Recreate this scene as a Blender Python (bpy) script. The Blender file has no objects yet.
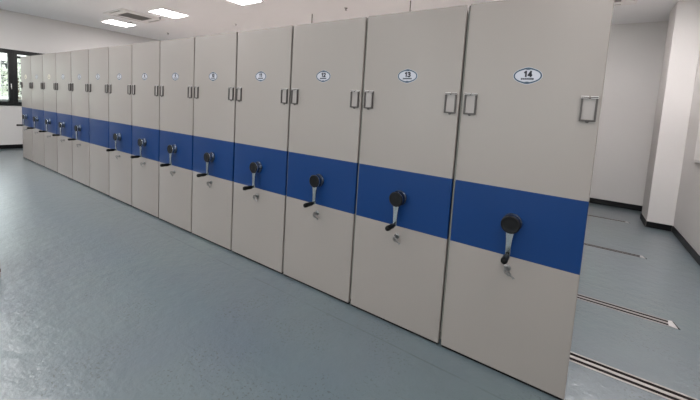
import bpy, bmesh, math, random
from mathutils import Vector, Matrix

random.seed(7)
sc = bpy.context.scene
C = sc.collection

# ------------------------------------------------------------------ camera
F_PX, W_PX = 336.74, 700.0
YAW, PITCH, ROLL = -0.57772, 0.08945, 0.06268
cam_d = bpy.data.cameras.new('camera')
cam = bpy.data.objects.new('camera', cam_d)
C.objects.link(cam)
fw = Vector((math.sin(YAW) * math.cos(PITCH), math.cos(YAW) * math.cos(PITCH), -math.sin(PITCH)))
r0 = Vector((math.cos(YAW), -math.sin(YAW), 0))
u0 = r0.cross(fw)
rt = math.cos(ROLL) * r0 + math.sin(ROLL) * u0
up = -math.sin(ROLL) * r0 + math.cos(ROLL) * u0
M = Matrix.Identity(4)
for i in range(3):
    M[i][0], M[i][1], M[i][2] = rt[i], up[i], -fw[i]
M[0][3], M[1][3], M[2][3] = 0.0, -2.1834, 1.5966
cam.matrix_world = M
cam_d.sensor_width = 36
cam_d.lens = F_PX / W_PX * 36
cam_d.shift_x = -11.618 / W_PX
cam_d.shift_y = -60.06 / W_PX
cam_d.clip_start = 0.02
cam_d.clip_end = 200
sc.camera = cam

# ------------------------------------------------------------------ colour management, world
sc.view_settings.view_transform = 'Standard'
sc.view_settings.look = 'None'
sc.view_settings.gamma = 1
sc.view_settings.use_curve_mapping = False
sc.view_settings.exposure = 0.55
LAMP = 18.0                      # emission of the ceiling light panels
LAMP_COL = (1.0, 0.955, 0.95)
SKY = 2.8

w = bpy.data.worlds.new('world')
sc.world = w
w.use_nodes = True
bg = w.node_tree.nodes['Background']
bg.inputs[0].default_value = (0.93, 0.97, 1.0, 1)
bg.inputs[1].default_value = SKY

# ------------------------------------------------------------------ dimensions (metres)
XL, XR = -12.491, 1.3335
YB, YF = 6.059, -4.6
ZC = 3.546
BOUNDS = [-10.7385, -9.9735, -9.1789, -8.3956, -7.6118, -6.8246, -6.056, -5.2924,
          -4.5303, -3.7594, -2.9962, -2.2199, -1.4438, -0.6779, 0.0785]
H, BB, BT, Z0 = 2.30, 0.7633, 1.1775, 0.02
GAP = 0.021

# ------------------------------------------------------------------ materials
def mat(name, col, rough=0.5, metal=0.0, emit=None, strength=0, noise=0.0, nscale=8, bump=0.0, bscale=200,
        coat=0.0, spec=0.5):
    m = bpy.data.materials.new(name)
    m.use_nodes = True
    nt = m.node_tree
    b = nt.nodes['Principled BSDF']
    b.inputs['Base Color'].default_value = (*col, 1)
    b.inputs['Roughness'].default_value = rough
    b.inputs['Metallic'].default_value = metal
    b.inputs['Coat Weight'].default_value = coat
    b.inputs['Specular IOR Level'].default_value = spec
    if emit:
        b.inputs['Emission Color'].default_value = (*emit, 1)
        b.inputs['Emission Strength'].default_value = strength
    tc = nt.nodes.new('ShaderNodeTexCoord')
    if noise:
        n = nt.nodes.new('ShaderNodeTexNoise')
        n.inputs['Scale'].default_value = nscale
        n.inputs['Detail'].default_value = 5
        nt.links.new(tc.outputs['Object'], n.inputs['Vector'])
        mx = nt.nodes.new('ShaderNodeMix')
        mx.data_type = 'RGBA'
        mx.inputs[6].default_value = (*[c * (1 - noise) for c in col], 1)
        mx.inputs[7].default_value = (*[min(1, c * (1 + noise)) for c in col], 1)
        nt.links.new(n.outputs['Fac'], mx.inputs[0])
        nt.links.new(mx.outputs[2], b.inputs['Base Color'])
    if bump:
        n2 = nt.nodes.new('ShaderNodeTexNoise')
        n2.inputs['Scale'].default_value = bscale
        nt.links.new(tc.outputs['Object'], n2.inputs['Vector'])
        bp = nt.nodes.new('ShaderNodeBump')
        bp.inputs['Strength'].default_value = bump
        bp.inputs['Distance'].default_value = 0.002
        nt.links.new(n2.outputs['Fac'], bp.inputs['Height'])
        nt.links.new(bp.outputs[0], b.inputs['Normal'])
    return m

def floor_material():
    m = bpy.data.materials.new('grey_blue_sheet_floor')
    m.use_nodes = True
    nt = m.node_tree
    N, L = nt.nodes, nt.links
    b = N['Principled BSDF']
    tc = N.new('ShaderNodeTexCoord')
    def noise(scale, detail=4, rough=0.55):
        n = N.new('ShaderNodeTexNoise')
        n.inputs['Scale'].default_value = scale
        n.inputs['Detail'].default_value = detail
        n.inputs['Roughness'].default_value = rough
        L.new(tc.outputs['Object'], n.inputs['Vector'])
        return n
    def math_(op, a, v=None, c=None):
        n = N.new('ShaderNodeMath')
        n.operation = op
        for i, s in enumerate((a, v, c)):
            if s is None: continue
            if isinstance(s, (int, float)): n.inputs[i].default_value = s
            else: L.new(s, n.inputs[i])
        return n.outputs[0]
    def mix(f, a, c):
        n = N.new('ShaderNodeMix'); n.data_type = 'RGBA'
        L.new(f, n.inputs[0])
        for i, s in ((6, a), (7, c)):
            if isinstance(s, tuple): n.inputs[i].default_value = (*s, 1)
            else: L.new(s, n.inputs[i])
        return n.outputs[2]
    def ramp(src, lo, hi):
        n = N.new('ShaderNodeMapRange')
        n.inputs[1].default_value = lo; n.inputs[2].default_value = hi
        L.new(src, n.inputs[0])
        return n.outputs[0]
    big = ramp(noise(0.7, 3).outputs['Fac'], 0.35, 0.65)
    col = mix(big, (0.120, 0.158, 0.190), (0.134, 0.186, 0.192))
    mid = ramp(noise(7, 6, 0.7).outputs['Fac'], 0.25, 0.85)
    col = mix(math_('MULTIPLY', mid, 0.5), col, (0.112, 0.138, 0.152))
    # small dark scuffs and specks, sparse
    sp = noise(55, 2, 0.5)
    zone = ramp(noise(2.3, 2).outputs['Fac'], 0.45, 0.60)
    speck = math_('MULTIPLY', ramp(sp.outputs['Fac'], 0.60, 0.64), zone)
    col = mix(math_('MULTIPLY', speck, 0.8), col, (0.05, 0.06, 0.065))
    # welded seams between the floor sheets, 2.05 m apart
    sep = N.new('ShaderNodeSeparateXYZ')
    L.new(tc.outputs['Object'], sep.inputs[0])
    wob = math_('MULTIPLY', noise(1.5, 2).outputs['Fac'], 0.03)
    yy = math_('ADD', math_('ADD', sep.outputs[1], 0.185 + 20.5), wob)
    fr = math_('MODULO', yy, 2.05)
    line = math_('LESS_THAN', fr, 0.012)
    wear = ramp(noise(3.1, 3).outputs['Fac'], 0.3, 0.6)
    col = mix(math_('MULTIPLY', math_('MULTIPLY', line, wear), 0.8), col, (0.06, 0.085, 0.09))
    L.new(col, b.inputs['Base Color'])
    rr = math_('MULTIPLY_ADD', noise(4, 5, 0.7).outputs['Fac'], 0.12, 0.285)
    L.new(rr, b.inputs['Roughness'])
    b.inputs['Specular IOR Level'].default_value = 0.5
    b.inputs['Coat Weight'].default_value = 1.0
    b.inputs['Coat IOR'].default_value = 1.68
    b.inputs['Coat Roughness'].default_value = 0.285
    h = math_('ADD', math_('MULTIPLY', noise(9, 4, 0.6).outputs['Fac'], 1.0), math_('MULTIPLY', noise(60, 2).outputs['Fac'], 0.12))
    bp = N.new('ShaderNodeBump')
    bp.inputs['Strength'].default_value = 0.85
    bp.inputs['Distance'].default_value = 0.0055
    L.new(h, bp.inputs['Height'])
    L.new(bp.outputs[0], b.inputs['Normal'])
    L.new(bp.outputs[0], b.inputs['Coat Normal'])
    return m

WALL = mat('wall_paint', (0.70, 0.68, 0.665), 0.75, bump=0.1, bscale=60, noise=0.015, nscale=2)
CEIL = mat('ceiling_paint', (0.95, 0.95, 0.965), 0.85, noise=0.015, nscale=1.5)
FLOOR = floor_material()
BLACK = mat('black_skirting', (0.005, 0.005, 0.006), 0.4, spec=0.25)
FRAME = mat('black_window_frame', (0.010, 0.012, 0.013), 0.4)
BEIGE = mat('beige_powder_coat', (0.305, 0.273, 0.252), 0.38, bump=0.05, bscale=500)
BLUE = mat('blue_powder_coat', (0.004, 0.035, 0.140), 0.38, spec=0.25, bump=0.05, bscale=500)
DARK = mat('dark_steel_and_shade', (0.006, 0.006, 0.007), 0.6, spec=0.2)
RUB = mat('olive_grey_rubber', (0.17, 0.165, 0.145), 0.6)
CHROME = mat('brushed_chrome', (0.52, 0.56, 0.58), 0.22, 1.0)
STEEL = mat('dull_steel', (0.22, 0.205, 0.20), 0.42, 0.85)
HUB = mat('hub_dark_chrome', (0.07, 0.09, 0.13), 0.25, 0.9)
KEYM = mat('key_steel', (0.26, 0.26, 0.26), 0.35, 1.0)
HOLD = mat('label_holder_dark_steel', (0.085, 0.075, 0.072), 0.45, 0.5)
GLINT_CAP = mat('pale_lip_glint_and_cap', (0.62, 0.60, 0.59), 0.4, 0.0)  # pale tone paints the reflection on holder lips; also colours rail end caps
PLAST = mat('black_plastic', (0.004, 0.004, 0.005), 0.45, spec=0.25)
GRIP = mat('black_grip_plastic', (0.004, 0.004, 0.004), 0.5, spec=0.2)
ALU = mat('track_aluminium', (0.50, 0.47, 0.455), 0.35, 0.7)
GROOVE = mat('track_groove', (0.010, 0.006, 0.006), 0.7, spec=0.15)
BADGE = mat('badge_white', (0.47, 0.48, 0.54), 0.3)
CREAM = mat('badge_cream', (0.60, 0.54, 0.42), 0.3)
RING = mat('badge_blue', (0.03, 0.06, 0.10), 0.35)
INK = mat('badge_ink', (0.008, 0.010, 0.02), 0.4)
CARD = mat('holder_card', (0.33, 0.30, 0.285), 0.42)
WHITE = mat('white_plastic', (0.86, 0.84, 0.83), 0.4)
GREY = mat('grille_grey', (0.46, 0.44, 0.43), 0.6)
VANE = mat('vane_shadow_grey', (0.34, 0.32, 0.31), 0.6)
LAMPM = mat('lit_diffuser', (0.9, 0.9, 0.9), 0.5, emit=LAMP_COL, strength=LAMP)
CABLE = mat('grey_cable', (0.10, 0.085, 0.075), 0.5)
LEAF = mat('leaf_green', (0.55, 0.58, 0.48), 0.6, noise=0.35, nscale=6)
BARK = mat('bark', (0.12, 0.09, 0.06), 0.9, noise=0.2)
RENDER_ = mat('pale_render', (0.78, 0.77, 0.74), 0.8, noise=0.05)
GROUND = mat('paving', (0.66, 0.65, 0.63), 0.9, noise=0.08)
CARTON = mat('cardboard', (0.34, 0.19, 0.09), 0.8, noise=0.08, nscale=12)
TAPE = mat('brown_tape', (0.10, 0.035, 0.015), 0.3)
GLASS = bpy.data.materials.new('clear_glass')
GLASS.use_nodes = True
_n, _l = GLASS.node_tree.nodes, GLASS.node_tree.links
_t = _n.new('ShaderNodeBsdfTransparent'); _t.inputs[0].default_value = (0.93, 0.96, 0.95, 1)
_g = _n.new('ShaderNodeBsdfGlossy'); _g.inputs['Roughness'].default_value = 0.02
_f = _n.new('ShaderNodeFresnel'); _f.inputs[0].default_value = 1.45
_m = _n.new('ShaderNodeMixShader')
_l.new(_f.outputs[0], _m.inputs[0]); _l.new(_t.outputs[0], _m.inputs[1]); _l.new(_g.outputs[0], _m.inputs[2])
_l.new(_m.outputs[0], _n['Material Output'].inputs[0])

# ------------------------------------------------------------------ mesh helpers
def box(bm, x0, x1, y0, y1, z0, z1, mi=0):
    vs = [bm.verts.new(p) for p in ((x0,y0,z0),(x1,y0,z0),(x1,y1,z0),(x0,y1,z0),(x0,y0,z1),(x1,y0,z1),(x1,y1,z1),(x0,y1,z1))]
    for f in ((0,3,2,1),(4,5,6,7),(0,1,5,4),(1,2,6,5),(2,3,7,6),(3,0,4,7)):
        fc = bm.faces.new([vs[i] for i in f]); fc.material_index = mi

def prism(bm, pts, axis, a, b, mi=0):
    """pts: 2-D outline; extruded along axis ('x','y','z') from a to b."""
    def P(p, t):
        return {'x': (t, p[0], p[1]), 'y': (p[0], t, p[1]), 'z': (p[0], p[1], t)}[axis]
    A = [bm.verts.new(P(p, a)) for p in pts]
    B = [bm.verts.new(P(p, b)) for p in pts]
    n = len(pts)
    for f in [A[::-1], B] + [[A[i], A[(i+1) % n], B[(i+1) % n], B[i]] for i in range(n)]:
        bm.faces.new(f).material_index = mi

def lathe_y(bm, prof, cx, cz, n=32, mi=0):
    """prof: list of (radius, y); revolved about the line x=cx, z=cz."""
    rings = []
    for r, y in prof:
        if r < 1e-6:
            rings.append([bm.verts.new((cx, y, cz))])
        else:
            rings.append([bm.verts.new((cx + r*math.cos(2*math.pi*k/n), y, cz + r*math.sin(2*math.pi*k/n))) for k in range(n)])
    for a, b in zip(rings, rings[1:]):
        for k in range(n):
            q = []
            for R, idx in ((a, k), (a, (k+1) % n), (b, (k+1) % n), (b, k)):
                v = R[0] if len(R) == 1 else R[idx]
                if v not in q: q.append(v)
            if len(q) > 2: bm.faces.new(q).material_index = mi

def tube(bm, pts, r, n=10, mi=0, cap=True):
    pts = [Vector(p) for p in pts]
    rings = []
    for i, p in enumerate(pts):
        d = (pts[min(i+1, len(pts)-1)] - pts[max(i-1, 0)]).normalized()
        a = d.orthogonal().normalized()
        if rings:
            a = (prev - d * prev.dot(d)).normalized()
        prev = a
        b = d.cross(a)
        rr = r[i] if isinstance(r, (list, tuple)) else r
        rings.append([bm.verts.new(p + rr*(math.cos(2*math.pi*k/n)*a + math.sin(2*math.pi*k/n)*b)) for k in range(n)])
    for A, B in zip(rings, rings[1:]):
        for k in range(n):
            bm.faces.new((A[k], A[(k+1) % n], B[(k+1) % n], B[k])).material_index = mi
    if cap:
        bm.faces.new(rings[0][::-1]).material_index = mi
        bm.faces.new(rings[-1]).material_index = mi

def torus(bm, c, R, r, ax='y', n=24, k=8, squash=1.0):
    c = Vector(c)
    pts = []
    for i in range(n):
        t = 2*math.pi*i/n
        p = {'y': Vector((R*math.cos(t), 0, R*squash*math.sin(t))), 'x': Vector((0, R*math.cos(t), R*squash*math.sin(t)))}[ax]
        o = p.normalized()
        axv = Vector((0, 1, 0)) if ax == 'y' else Vector((1, 0, 0))
        pts.append([bm.verts.new(c + p + r*(math.cos(2*math.pi*j/k)*o + math.sin(2*math.pi*j/k)*axv)) for j in range(k)])
    for i in range(n):
        for j in range(k):
            bm.faces.new((pts[i][j], pts[(i+1) % n][j], pts[(i+1) % n][(j+1) % k], pts[i][(j+1) % k]))

def obj(name, bm, mats, parent=None, bevel=0.0, smooth=False, seg=2):
    bmesh.ops.recalc_face_normals(bm, faces=bm.faces)
    me = bpy.data.meshes.new(name)
    bm.to_mesh(me); bm.free()
    if not isinstance(mats, (list, tuple)): mats = [mats]
    for m in mats: me.materials.append(m)
    if smooth:
        for p in me.polygons: p.use_smooth = True
        try: me.set_sharp_from_angle(angle=math.radians(35))
        except Exception: pass
    o = bpy.data.objects.new(name, me)
    C.objects.link(o)
    if parent: o.parent = parent
    if bevel:
        md = o.modifiers.new('bevel', 'BEVEL')
        md.width = bevel; md.segments = seg; md.limit_method = 'ANGLE'
    return o

def tag(o, label, cat, group=None, kind=None):
    if label: o['label'] = label
    if cat: o['category'] = cat
    if group: o['group'] = group
    if kind: o['kind'] = kind
    return o

def empty(name, loc):
    o = bpy.data.objects.new(name, None)
    o.location = loc; o.empty_display_size = 0.1
    C.objects.link(o)
    return o

def struct(name, bm, m, label=None, **k):
    o = obj(name, bm, m, **k)
    o['kind'] = 'structure'
    if label: o['label'] = label
    return o

def part_copy(src, parent, loc=None):
    c = src.copy(); C.objects.link(c); c.parent = parent
    if loc is not None: c.location = loc
    for ch in list(src.children):
        g = ch.copy(); C.objects.link(g); g.parent = c
    return c

# ------------------------------------------------------------------ room shell
T = 0.2
bm = bmesh.new(); box(bm, XL-T, XR+T, YF-T, YB+T, -0.15, 0); struct('floor', bm, FLOOR, 'grey blue sheet floor with faint welded seams and scuffs')
bm = bmesh.new(); box(bm, XL-T, XR+T, YF-T, YB+T, ZC, ZC+0.15); struct('ceiling', bm, CEIL, 'plain off-white ceiling')
bm = bmesh.new(); box(bm, XL, XR, YB, YB+T, 0, ZC); struct('wall_back', bm, WALL, 'white wall behind the shelving row')
FW = [(-11.3, -8.5), (-7.7, -4.9), (-4.1, -1.3), (-0.9, 1.15)]     # assumed window openings on the aisle side, added to let daylight in
FZ0, FZ1 = 0.95, 3.0
bm = bmesh.new()
box(bm, XL, XR, YF-T, YF, 0, FZ0); box(bm, XL, XR, YF-T, YF, FZ1, ZC)
for a, b in zip([XL]+[q[1] for q in FW], [q[0] for q in FW]+[XR]): box(bm, a, b, YF-T, YF, FZ0, FZ1)
struct('wall_front', bm, WALL, 'white wall with wide assumed windows on the aisle side')
bm = bmesh.new(); box(bm, XR, XR+T, YF-T, YB+T, 0, ZC); struct('wall_right', bm, WALL, 'white wall on the right')
PX0, PY0, PY1 = 1.008, 4.836, 5.401
bm = bmesh.new(); box(bm, PX0, XR, PY0, PY1, 0, ZC); struct('pillar', bm, WALL, 'white square pillar against the right wall', bevel=0.006)

# left wall with two black-framed windows
WZ0, WZ1 = 1.13, 2.575
W1 = (-2.75, 0.21)          # window_1 opening (y range)
W2 = (0.21, 2.35)           # window_2 opening, mullions meet
bm = bmesh.new()
box(bm, XL-T, XL, YF-T, W1[0], 0, ZC)
box(bm, XL-T, XL, W2[1], YB+T, 0, ZC)
box(bm, XL-T, XL, W1[0], W2[1], 0, WZ0)
box(bm, XL-T, XL, W1[0], W2[1], WZ1, ZC)
struct('wall_left', bm, WALL, 'white wall with black framed windows at the far left end')

def window(name, y0, y1, transom, label):
    fr = bmesh.new()
    t, d0, d1 = 0.085, XL-0.09, XL+0.012
    box(fr, d0, d1, y0, y1, WZ1-0.105, WZ1)
    box(fr, d0, d1, y0, y1, WZ0, WZ0+0.10)
    box(fr, d0, d1, y0, y0+t, WZ0+0.10, WZ1-0.105)
    box(fr, d0, d1, y1-t, y1, WZ0+0.10, WZ1-0.105)
    n = max(1, round((y1-y0)/1.0))
    step = (y1-y0)/n
    for k in range(1, n):
        yc = y0+k*step
        box(fr, d0, d1, yc-0.045, yc+0.045, WZ0+0.10, WZ1-0.105)
    if transom:
        box(fr, d0+0.01, d1-0.01, y0+t, y1-t, transom-0.03, transom+0.03)
    o = struct(name, fr, FRAME, label, bevel=0.003)
    g = bmesh.new()
    box(g, XL-0.045, XL-0.039, y0+0.04, y1-0.04, WZ0+0.06, WZ1-0.06)
    obj('pane', g, GLASS, o)
    s = bmesh.new()
    box(s, XL-T, XL-0.09, y0, y1, WZ0-0.001, WZ0+0.16)
    obj('window_sill', s, WHITE, o)
    h = bmesh.new()
    box(h, XL+0.012, XL+0.018, y1-0.048, y1-0.030, 1.60, 1.70)
    box(h, XL+0.018, XL+0.045, y1-0.044, y1-0.034, 1.645, 1.657)
    box(h, XL+0.036, XL+0.045, y1-0.044, y1-0.034, 1.56, 1.657)
    if not transom: obj('window_handle', h, WHITE, o, bevel=0.002)
    else: h.free()
    # outside grille
    gr = bmesh.new()
    z = WZ0+0.25
    while z < WZ1:
        tube(gr, [(XL-0.16, y0+0.005, z), (XL-0.16, y1-0.005, z)], 0.008, 6); z += 0.21
    y = y0+0.15
    while y < y1:
        tube(gr, [(XL-0.16, y, WZ0+0.155), (XL-0.16, y, WZ1-0.005)], 0.006, 6); y += 0.24
    obj('window_grille', gr, WHITE, o)
window('window_1', W1[0], W1[1], None, 'black framed window at the far left with thick dark mullion')
window('window_2', W2[0], W2[1], 2.40, 'black framed window partly hidden by the farthest shelving unit')

for k, (a, b) in enumerate(FW):
    q = bmesh.new(); d0, d1 = YF-0.13, YF-0.06
    box(q, a, b, d0, d1, FZ1-0.07, FZ1); box(q, a, b, d0, d1, FZ0, FZ0+0.07)
    for x in (a, (a+b)/2-0.035, b-0.07): box(q, x, x+0.07, d0, d1, FZ0+0.07, FZ1-0.07)
    o = struct('window_%d' % (k+3), q, FRAME, 'assumed wide black framed window behind the camera, added for daylight')
    q = bmesh.new(); box(q, a+0.03, b-0.03, YF-0.098, YF-0.092, FZ0+0.03, FZ1-0.03); obj('pane', q, GLASS, o)

# skirting
bh, bt = 0.108, 0.012
def skirt(name, *b):
    q = bmesh.new(); box(q, *b); return struct(name, q, BLACK, bevel=0.002)
skirt('baseboard_back', XL+bt, XR-bt, YB-bt, YB, 0, bh)
skirt('baseboard_left', XL, XL+bt, YF, YB, 0, bh)
skirt('baseboard_right', XR-bt, XR, YF, PY0-bt, 0, 0.095)
skirt('baseboard_pillar', PX0, XR-bt, PY0-bt, PY0, 0, 0.095)
skirt('baseboard_pillar_side', PX0-bt, PX0, PY0, PY1, 0, 0.095)
skirt('baseboard_front', XL+bt, XR-bt, YF, YF+bt, 0, bh)
q = bmesh.new(); tube(q, [(PX0-0.006, PY0-0.006, 0), (PX0-0.006, PY0-0.006, 0.096)], 0.0075, 8)
struct('trim_1', q, STEEL, 'thin pale corner strip on the skirting of the pillar')
q = bmesh.new(); tube(q, [(XR-bt-0.003, PY0-bt-0.003, 0), (XR-bt-0.003, PY0-bt-0.003, 0.096)], 0.005, 8)
struct('trim_2', q, STEEL, 'thin pale strip where pillar and right wall skirting meet')

# ------------------------------------------------------------------ floor rails
def rail(yc, wid, label, thin=False):
    x0, x1 = -11.1, 0.755
    q = bmesh.new()
    e = wid/2
    zb, zt = 0.0005, 0.004
    segs = [(-1, -0.80, 1), (-0.80, -0.24, 0), (-0.24, 0.20, 1), (0.20, 0.78, 0), (0.78, 1, 1)]
    if thin: segs = [(-1, -0.93, 1), (-0.93, -0.08, 0), (-0.08, 0.10, 1), (0.10, 0.90, 0), (0.90, 1, 1)]
    for a, b, hi in segs:
        box(q, x0, x1, yc+a*e, yc+b*e, zb, zt if hi else 0.0012, 0 if hi else 1)
    o = obj('floor_rail', q, [ALU, GROOVE])
    tag(o, label, 'floor rail', 'twin-groove rails set into the floor')
    c = bmesh.new()
    prism(c, [(x1-0.01, yc-e*0.9), (x1+0.045, yc-e), (x1+0.026, yc+e), (x1, yc+e*0.9)], 'z', zb, 0.006)
    obj('rail_end_cap', c, GLINT_CAP, o)
    c = bmesh.new()
    prism(c, [(x1+0.046, yc-e), (x1+0.060, yc-e*1.1), (x1+0.034, yc+e), (x1+0.027, yc+e)], 'z', zb, 0.003)
    obj('rail_end_slot', c, GROOVE, o)
rail(0.478, 0.112, 'bright metal floor rail nearest the camera, leaving the photo at bottom right')
rail(1.468, 0.108, 'twin-groove floor rail second from the camera, ending in a bright white cap')
rail(3.143, 0.085, 'thin floor rail third from the camera, right of the blue band', True)
rail(4.900, 0.075, 'farthest and thinnest floor rail, just in front of the white pillar', True)

# ------------------------------------------------------------------ shelving units
def rounded_panel(x0, x1, z0, z1, depth=0.028, r=0.006):
    q = bmesh.new()
    pts = []
    for k in range(5):
        a = math.pi + k*math.pi/8
        pts.append((x0+r+r*math.cos(a), r+r*math.sin(a)))
    for k in range(5):
        a = 1.5*math.pi + k*math.pi/8
        pts.append((x1-r+r*math.cos(a), r+r*math.sin(a)))
    pts += [(x1, depth), (x0, depth)]
    prism(q, pts, 'z', z0, z1)
    return q

def ellipse(a, b, bump=0.0, n=64):
    pts = []
    for k in range(n):
        t = 2*math.pi*k/n
        x, z = a*math.copysign(abs(math.cos(t))**0.93, math.cos(t)), b*math.sin(t)
        z += math.copysign(bump*math.exp(-(x/(a*0.33))**2), math.sin(t)) if abs(math.sin(t)) > 1e-6 else 0
        pts.append((x, z))
    return pts

STROKES = {
 '0': [[(0,.25),(0,.75),(.2,1),(.4,1),(.6,.75),(.6,.25),(.4,0),(.2,0),(0,.25)]],
 '1': [[(.08,.78),(.34,1),(.34,0)]],
 '2': [[(0,.78),(.12,.97),(.45,.97),(.6,.78),(.58,.58),(0,.03),(.62,.03)]],
 '3': [[(0,.9),(.2,1),(.45,.97),(.56,.78),(.44,.56),(.22,.53)],[(.44,.53),(.6,.3),(.5,.05),(.25,0),(0,.08)]],
 '4': [[(.62,.25),(0,.25),(.44,1),(.44,0)]],
 '5': [[(.56,.97),(.06,.97),(.02,.55),(.35,.62),(.58,.42),(.56,.15),(.38,0),(0,.05)]],
 '6': [[(.5,.97),(.2,.85),(0,.5),(.02,.2),(.2,0),(.45,.02),(.6,.28),(.45,.55),(.2,.55),(.03,.35)]],
 '7': [[(0,.97),(.6,.97),(.22,0)]],
 '8': [[(.3,.53),(.06,.65),(.06,.88),(.3,1),(.54,.88),(.54,.65),(.3,.53),(.02,.38),(.04,.1),(.3,0),(.56,.1),(.58,.38),(.3,.53)]],
 '9': [[(.1,.03),(.4,.15),(.6,.5),(.58,.8),(.4,1),(.15,.98),(0,.72),(.15,.45),(.4,.45),(.57,.65)]],
}
def number_bm(txt, hgt, x, z, y0, y1, t):
    q = bmesh.new()
    adv = hgt*0.78
    xs = x-adv*(len(txt)-1)/2
    for ch in txt:
        w_ = 0.6
        for st in STROKES[ch]:
            P = [Vector((xs+(a-w_/2)*hgt, z+(b-.5)*hgt)) for a, b in st]
            for a, b in zip(P, P[1:]):
                d = (b-a).normalized(); n_ = Vector((-d.y, d.x))*t/2; e_ = d*t*0.35
                prism(q, [tuple(a-e_+n_), tuple(a-e_-n_), tuple(b+e_-n_), tuple(b+e_+n_)], 'y', y0, y1)
        xs += adv
    return q

# shared prototypes of the fittings (moved under the first unit, copied for the others)
def make_holder(parent, x):
    q = bmesh.new()
    hw, hh, t, d = 0.038, 0.066, 0.0095, 0.013
    for s in (-1, 1):
        box(q, min(s*hw, s*(hw-t)), max(s*hw, s*(hw-t)), -d, 0, -hh, hh)
    box(q, -hw+t, hw-t, -d, 0, -hh, -hh+t)
    # top bar with a small V notch
    prism(q, [(-hw+t, hh-t), (hw-t, hh-t), (hw-t, hh), (0.007, hh), (0, hh-0.005), (-0.007, hh), (-hw+t, hh)], 'y', -d, 0)
    pts = [(0.009*math.cos(a), -hh-0.0005+0.008*math.sin(a)) for a in [math.pi+k*math.pi/8 for k in range(9)]]
    prism(q, pts, 'y', -d+0.004, 0)
    o = obj('label_holder', q, HOLD, parent, bevel=0.001)
    o.location = (x, 0, 1.675)
    c = bmesh.new()
    for s in (-1, 1): prism(c, [(-d-0.002, hh-0.008), (-d-0.001, hh-0.009), (-0.001, hh+0.003), (-0.003, hh+0.004)], 'x', min(s*0.005, s*(hw+0.001)), max(s*0.005, s*(hw+0.001)))
    obj('holder_lip_glint', c, GLINT_CAP, o)  # pale lip stands in for the ceiling reflected in the top bar
    c = bmesh.new(); box(c, -hw+t, hw-t, -0.004, 0, -hh+t, hh-t)
    obj('label_card', c, CARD, o)
    return o

def make_crank(parent):
    zc = 0.976
    q = bmesh.new()                                        # swinging arm with its round boss
    lathe_y(q, [(0, -0.058), (0.046, -0.058), (0.050, -0.054), (0.050, -0.040), (0.046, -0.036), (0, -0.036)], 0, zc, 36)
    pts = [(-0.024, zc-0.03), (-0.0165, zc-0.10), (-0.0135, zc-0.190), (-0.009, zc-0.202), (0.009, zc-0.202), (0.0135, zc-0.190), (0.0165, zc-0.10), (0.024, zc-0.03)]
    prism(q, pts, 'y', -0.056, -0.040)
    arm = obj('crank_arm', q, CHROME, parent, bevel=0.003, smooth=True)
    q = bmesh.new()
    lathe_y(q, [(0.0, 0.001), (0.056, 0.001), (0.056, -0.006), (0.048, -0.014), (0.044, -0.036), (0, -0.036)], 0, zc, 36)
    obj('crank_hub', q, HUB, arm, smooth=True)
    q = bmesh.new()
    lathe_y(q, [(0, -0.057), (0.053, -0.057), (0.0545, -0.062), (0.051, -0.066), (0.046, -0.0685), (0.043, -0.0675), (0.020, -0.0695), (0, -0.070)], 0, zc, 40)
    obj('crank_cap', q, PLAST, arm, smooth=True)
    q = bmesh.new()
    zz = zc-0.189
    prof = [(0.0, -0.056), (0.008, -0.057), (0.009, -0.064), (0.015, -0.070), (0.018, -0.090), (0.017, -0.12), (0.0195, -0.150), (0.017, -0.163), (0.008, -0.169), (0, -0.170)]
    lathe_y(q, prof, 0, zz, 20)
    obj('crank_grip', q, GRIP, arm, smooth=True)
    return arm

def make_lock(parent):
    zc = 0.690
    q = bmesh.new()
    lathe_y(q, [(0, 0.001), (0.020, 0.001), (0.020, -0.004), (0.013, -0.008), (0.0125, -0.017), (0, -0.017)], 0, zc, 24)
    lk = obj('lock', q, KEYM, parent, smooth=True)
    q = bmesh.new()                                        # key in the barrel, ring and a spare key hanging
    box(q, -0.0012, 0.0012, -0.030, -0.017, zc-0.004, zc+0.004)
    torus(q, (0, -0.040, zc), 0.012, 0.0032, 'x', 18, 6)
    torus(q, (0.004, -0.044, zc-0.010), 0.015, 0.0018, 'y', 20, 6)
    torus(q, (0.016, -0.046, zc-0.020), 0.010, 0.0036, 'y', 18, 6)
    tube(q, [(0.024, -0.046, zc-0.025), (0.050, -0.044, zc-0.036)], 0.004, 6)
    box(q, 0.038, 0.044, -0.0475, -0.0440, zc-0.044, zc-0.034)
    obj('key', q, KEYM, lk, smooth=True)
    return lk

descr = {
    1: ('farthest beige mobile shelving unit, beside the black framed window, pale cream badge', None),
    2: ('beige mobile shelving unit second from the far window end, between two units with cream badges', None),
    3: ('beige mobile shelving unit third from the far window end, pale cream badge', None),
    4: ('beige mobile shelving unit fourth from the far window end of the row', None),
    5: ('beige shelving unit with black crank, just left of the unit that has no crank', None),
    6: ('beige shelving unit whose blue band is plain, the only one without crank or lock', None),
    7: ('beige shelving unit with black crank, just right of the unit that has no crank', None),
    8: ('beige shelving unit with black crank, second to the right of the crankless unit', None),
    9: ('beige shelving unit with black crank, third to the right of the crankless unit', None),
    10: ('beige mobile shelving unit with round-looking badge 10, fifth from the near end', None),
    11: ('beige mobile shelving unit with badge 11, fourth from the near end, middle of the photo', None),
    12: ('beige mobile shelving unit with oval badge 12 and blue band, third nearest', None),
    13: ('large beige mobile shelving unit with oval badge 13, second nearest to the camera', None),
    14: ('nearest and largest beige mobile shelving unit, oval badge 14, right end of row', None),
}
Holder = CrankP = LockP = None
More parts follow.
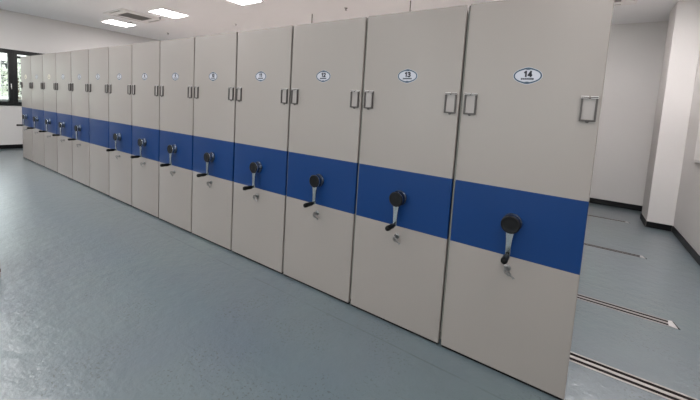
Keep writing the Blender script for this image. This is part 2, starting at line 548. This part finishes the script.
for i in range(14):
    n = i+1
    x0, x1 = BOUNDS[i]+GAP/2, BOUNDS[i+1]-GAP/2
    if n == 1: x0 = BOUNDS[0]
    if n == 14: x1 = 0.0685
    xc, hw = (x0+x1)/2, (x1-x0)/2
    dz = random.uniform(-0.004, 0.003)
    unit = empty('mobile_shelving_unit', (xc, 0, 0))
    tag(unit, descr[n][0], 'shelving unit', 'mobile shelving units in one long row')
    obj('lower_panel', rounded_panel(-hw, hw, Z0, BB), BEIGE, unit, smooth=True)
    obj('blue_band', rounded_panel(-hw, hw, BB, BT), BLUE, unit, smooth=True)
    obj('upper_panel', rounded_panel(-hw, hw, BT, H+dz), BEIGE, unit, smooth=True)
    # carcass: bolted steel bays behind the end panel
    q = bmesh.new()
    cw = hw-0.004
    nb = 6
    y0, y1 = 0.030, 5.35
    for k in range(nb):
        a = y0+(y1-y0)*k/nb; b = y0+(y1-y0)*(k+1)/nb
        box(q, -cw, cw, a, b-0.004, 0.075, H-0.004)
        if k < nb-1: box(q, -cw+0.006, cw-0.006, b-0.004, b, 0.08, H-0.02)
    obj('carcass', q, BEIGE, unit)
    q = bmesh.new(); box(q, -cw+0.004, cw-0.004, 0.0285, 5.34, 0.016, 0.075)
    box(q, -hw+0.004, hw-0.004, 0.006, 0.0285, 0.003, 0.0195)  # black strip painting the shadow line under the panels
    bf = obj('base_frame_shade_strip', q, DARK, unit)
    for yy, s in ((0.478, -1), (0.478, 1), (4.900, -1), (4.900, 1)):
        wq = bmesh.new()
        if True:
            prism(wq, [(s*(hw-0.12)+0.03*math.cos(t*math.pi/8), 0.034+0.0295*math.sin(t*math.pi/8)) for t in range(16)], 'y', yy-0.012, yy+0.012)
        obj('wheel', wq, STEEL, bf)
    q = bmesh.new(); box(q, -hw-0.012, -hw, 0.012, 0.028, 0.05, H-0.004)
    obj('rubber_buffer', q, RUB, unit)
    # badge
    bd_m = CREAM if n in (1, 3) else BADGE
    q = bmesh.new(); prism(q, ellipse(0.078, 0.0445, 0.006), 'y', -0.0012, 0.0002)
    badge = obj('badge', q, bd_m, unit)
    badge.location = (0.0 if n == 14 else -0.010, 0, 1.853)
    if n not in (1, 3):
        q = bmesh.new()
        o_, i_ = ellipse(0.0755, 0.0425, 0.0055), ellipse(0.0675, 0.0345, 0.0035)
        A = [q.verts.new((x, -0.0018, z)) for x, z in o_]; B = [q.verts.new((x, -0.0018, z)) for x, z in i_]
        A2 = [q.verts.new((x, -0.001, z)) for x, z in o_]; B2 = [q.verts.new((x, -0.001, z)) for x, z in i_]
        m_ = len(A)
        for k in range(m_):
            j = (k+1) % m_
            q.faces.new((A[k], A[j], B[j], B[k])); q.faces.new((A[k], A2[k], A2[j], A[j])); q.faces.new((B[k], B[j], B2[j], B2[k]))
        # thicker crescents at the top and the bottom of the rim
        for s in (-1, 1):
            cres = [(-0.019+0.038*k/8, s*(0.040+0.004*math.sin(math.pi*k/8))) for k in range(9)]
            cres += [(0.019-0.038*k/8, s*(0.0385-0.005*math.sin(math.pi*k/8))) for k in range(9)]
            prism(q, cres, 'y', -0.0019, -0.001)
        obj('badge_rim', q, RING, badge)
    obj('badge_number', number_bm(str(n), 0.029, 0.001, 0.0105, -0.0022, -0.001, 0.0092), INK, badge)
    q = bmesh.new()                                        # the line of tiny characters under the number
    for k in range(7):
        cxx = -0.030+0.010*k
        hh_ = 0.0052 if k in (0, 6) else 0.0042
        for zz in (-0.66, 0.0, 0.66):
            box(q, cxx-0.0045, cxx+0.0045, -0.002, -0.001, -0.0180+zz*hh_-0.0014, -0.0180+zz*hh_+0.0014)
        box(q, cxx-0.0013+0.001*(k % 3-1), cxx+0.0013+0.001*(k % 3-1), -0.0021, -0.0010, -0.0180-hh_, -0.0180+hh_)
    obj('badge_caption', q, INK, badge)
    # label holders
    if Holder is None:
        Holder = make_holder(unit, -hw+0.054)
        part_copy(Holder, unit, (hw-0.054, 0, 1.675))
    else:
        part_copy(Holder, unit, (-hw+0.054, 0, 1.675))
        part_copy(Holder, unit, (hw-0.054, 0, 1.675))
    # crank and lock (unit 6 is the fixed one and has neither)
    if n != 6:
        if CrankP is None:
            CrankP, LockP = make_crank(unit), make_lock(unit)
        else:
            part_copy(CrankP, unit); part_copy(LockP, unit)

# ------------------------------------------------------------------ ceiling fittings
def light(x, y, label, group='square ceiling light panels'):
    e = empty('ceiling_light', (x, y, ZC))
    tag(e, label, 'ceiling light', group)
    q = bmesh.new(); a, b = 0.31, 0.296
    for s in (-1, 1):
        box(q, -a, a, min(s*a, s*b), max(s*a, s*b), -0.010, 0)
        box(q, min(s*a, s*b), max(s*a, s*b), -b, b, -0.010, 0)
    obj('light_frame', q, WHITE, e)
    q = bmesh.new(); box(q, -b, b, -b, b, -0.006, -0.001)
    obj('diffuser', q, LAMPM, e)
light(-10.935, 2.01, 'smallest lit square ceiling panel, left of the air conditioner')
light(-8.315, 2.01, 'lit square ceiling panel right of the air conditioner')
light(-5.66, 1.96, 'lit square ceiling panel cut by the top edge of the photo')
COLW = {-10.935: 'nearest the left wall', -8.315: 'second from the left wall', -5.66: 'over the middle of the row', -3.04: 'above the near units', 0.45: 'beside the right wall'}
ROWW = {-1.25: 'unseen lit ceiling panel assumed just in front of the shelving', -3.5: 'unseen lit ceiling panel assumed by the added windows behind the camera', 4.62: 'unseen lit ceiling panel assumed behind the shelving row'}  # panels in these rows are out of view, assumed to light the room
for x in COLW:
    for y in ROWW:
        if not (x > 0 and y > 0):
            light(x, y, ROWW[y] + ', ' + COLW[x])
light(-3.04, 2.01, 'assumed lit square ceiling panel directly above the two middle near units, above the photo')  # out of view, assumed as the next panel of the visible row
for y, wd in ((1.75, 'closest to the aisle'), (2.57, 'second from the aisle'), (3.38, 'closest to the pillar')):  # off-grid panels added out of view to brighten this strip
    light(0.45, y, 'unseen ceiling panel added to brighten the strip right of the nearest unit, ' + wd)

def cassette(cx, cy, label):
    e = empty('ceiling_air_conditioner', (cx, cy, ZC))
    tag(e, label, 'air conditioner')
    q = bmesh.new()
    o, s1, s0, g = 0.490, 0.462, 0.395, 0.285          # outer, slot outer, slot inner, grille half sizes
    L_ = 0.30
    z0, z1 = -0.030, 0.0
    for s in (-1, 1):
        box(q, -o, o, min(s*o, s*s1), max(s*o, s*s1), z0, z1)
        box(q, min(s*o, s*s1), max(s*o, s*s1), -s1, s1, z0, z1)
        box(q, -s0, s0, min(s*s0, s*g), max(s*s0, s*g), z0, z1)
        box(q, min(s*s0, s*g), max(s*s0, s*g), -g, g, z0, z1)
        for t in (-1, 1):                               # blank corners between the slots
            box(q, min(t*s1, t*L_), max(t*s1, t*L_), min(s*s1, s*s0), max(s*s1, s*s0), z0, z1)
            box(q, min(s*s1, s*s0), max(s*s1, s*s0), min(t*s0, t*L_), max(t*s0, t*L_), z0, z1)
    obj('panel_frame', q, WHITE, e, bevel=0.004)
    for s in (-1, 1):
        q = bmesh.new(); prism(q, [(s*(s0+0.003), -0.012), (s*(s1-0.003), -0.024), (s*(s1-0.003), -0.018), (s*(s0+0.003), -0.006)], 'x', -L_+0.004, L_-0.004)
        obj('air_vane', q, GREY, e)
        q = bmesh.new(); prism(q, [(s*(s0+0.003), -0.012), (s*(s1-0.003), -0.024), (s*(s1-0.003), -0.018), (s*(s0+0.003), -0.006)], 'y', -L_+0.004, L_-0.004)
        obj('air_vane', q, GREY, e)
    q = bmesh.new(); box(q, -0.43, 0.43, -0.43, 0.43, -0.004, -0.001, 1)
    for k in range(29):
        y = -0.28+0.02*k
        prism(q, [(y-0.006, -0.026), (y+0.004, -0.014), (y+0.006, -0.015), (y-0.004, -0.027)], 'x', -g+0.001, g-0.001, 0)
    obj('intake_grille', q, [GREY, VANE], e)
cassette(-9.46, 1.79, 'white square ceiling air conditioner with grey grille between two lights')
cassette(0.01, 4.215, 'dark edged ceiling air conditioner at the top edge, right of unit 14')

spr = None
for x, y, lab in ((-10.374, 2.076, 'small ceiling sprinkler between left light and air conditioner'),
                  (-8.965, 2.135, 'small ceiling sprinkler at the corner of the air conditioner'),
                  (-10.80, 3.253, 'small ceiling sprinkler nearest the left wall, just above the cabinet tops'),
                  (-7.552, 3.278, 'small ceiling sprinkler halfway between the two ceiling lights cut by or near the top edge'),
                  (-4.081, 3.226, 'small ceiling sprinkler nearest the camera, right of the short hanging cable')):
    if spr is None:
        spr = empty('ceiling_sprinkler', (x, y, ZC))
        q = bmesh.new()
        for r, z0, z1 in ((0.032, -0.006, 0.0), (0.010, -0.035, -0.006), (0.020, -0.042, -0.038), (0.004, -0.039, -0.034)):
            prism(q, [(r*math.cos(k*math.pi/10), r*math.sin(k*math.pi/10)) for k in range(20)], 'z', z0, z1)
        obj('sprinkler_head', q, STEEL, spr)
        s = spr
    else:
        s = spr.copy(); C.objects.link(s); s.location = (x, y, ZC)
        for ch in list(spr.children):
            c = ch.copy(); C.objects.link(c); c.parent = s
    tag(s, lab, 'sprinkler', 'small ceiling sprinklers')

for x, lab in ((-5.02, 'short thin dark cable hanging behind the top edge of the unit with badge 12'),
               (-2.735, 'thin dark cable rising out of the photo top, nearer one of the two ceiling cables')):
    q = bmesh.new()
    pts = [(x+0.02*math.sin(k*0.9)*(k/10), 3.30, ZC-(ZC-H+0.012)*k/10) for k in range(11)]
    tube(q, pts, 0.009, 8)
    tag(obj('hanging_cable', q, CABLE, smooth=True), lab, 'cable')

# ------------------------------------------------------------------ right wall box
e = empty('wall_cabinet', (XR, 3.68, 1.18))
tag(e, 'white wall mounted cabinet, only its left edge showing at the right of the photo', 'wall cabinet')
q = bmesh.new(); box(q, -0.035, 0, -0.43, 0.43, 0, 1.0)
obj('cabinet_body', q, WHITE, e, bevel=0.004)
q = bmesh.new(); box(q, -0.042, -0.035, -0.40, 0.40, 0.03, 0.97)
obj('cabinet_door', q, WHITE, e, bevel=0.003)

# carton at the left edge of the photo
e = empty('cardboard_box', (-4.15, -1.675, 0))
tag(e, 'brown cardboard box on the floor, barely showing at the left edge', 'box')
q = bmesh.new(); box(q, -0.19, 0.19, -0.14, 0.14, 0.0, 0.16)
obj('box_body', q, CARTON, e, bevel=0.004)
q = bmesh.new(); box(q, -0.192, 0.192, -0.025, 0.025, 0.1600, 0.1608); box(q, 0.1901, 0.191, -0.142, 0.142, 0.05, 0.08)
obj('packing_tape', q, TAPE, e)

# ------------------------------------------------------------------ outside the window
bm = bmesh.new(); box(bm, -40, XL-T-0.02, -30, 30, -0.3, -0.02); box(bm, XL-T-0.02, 25, -30, YF-T-0.02, -0.3, -0.02)
tag(struct('ground', bm, GROUND, 'pale paving outside the windows'), None, None)
e = empty('building', (-27, 2, -0.02))
tag(e, 'pale building seen through the left window', 'building')
q = bmesh.new(); box(q, -3, 3, -14, 16, 0, 4.2)
obj('building_wall', q, RENDER_, e)
for k in range(9):
    q = bmesh.new(); box(q, 3.0, 3.06, -12+3*k, -10.6+3*k, 1.3, 2.9)
    obj('building_window', q, FRAME, e)
def tree(x, y, h, label, seed):
    rnd = random.Random(seed)
    e = empty('leafy_tree', (x, y, -0.02))
    tag(e, label, 'tree', 'trees outside the windows')
    q = bmesh.new(); tube(q, [(0, 0, 0), (0.05, 0.03, h*0.35), (0, 0, h*0.75)], [0.10, 0.08, 0.03], 8)
    obj('trunk', q, BARK, e, smooth=True)
    q = bmesh.new()
    for _ in range(520):
        d = Vector((rnd.gauss(0, 1), rnd.gauss(0, 1), rnd.gauss(0, 1))).normalized()*rnd.uniform(0.35, 1)
        p = Vector((d.x*1.0, d.y*1.2, h*0.62+d.z*h*0.36))
        a = Vector((rnd.gauss(0, 1), rnd.gauss(0, 1), rnd.gauss(0, 1))).normalized()
        b = a.orthogonal().normalized(); s = rnd.uniform(0.06, 0.13)
        c2 = a.cross(b)
        q.faces.new([q.verts.new(p+s*v) for v in (b, 0.5*c2, -b, -0.5*c2)])
    obj('foliage', q, LEAF, e)
tree(-16.5, -0.75, 2.6, 'green leafy tree outside behind the left pane', 3)
tree(-18.2, 1.4, 3.0, 'green leafy tree outside near the farthest shelving unit', 4)
tree(-17.5, -4.2, 2.8, 'green leafy tree outside, beyond the left edge of view', 5)
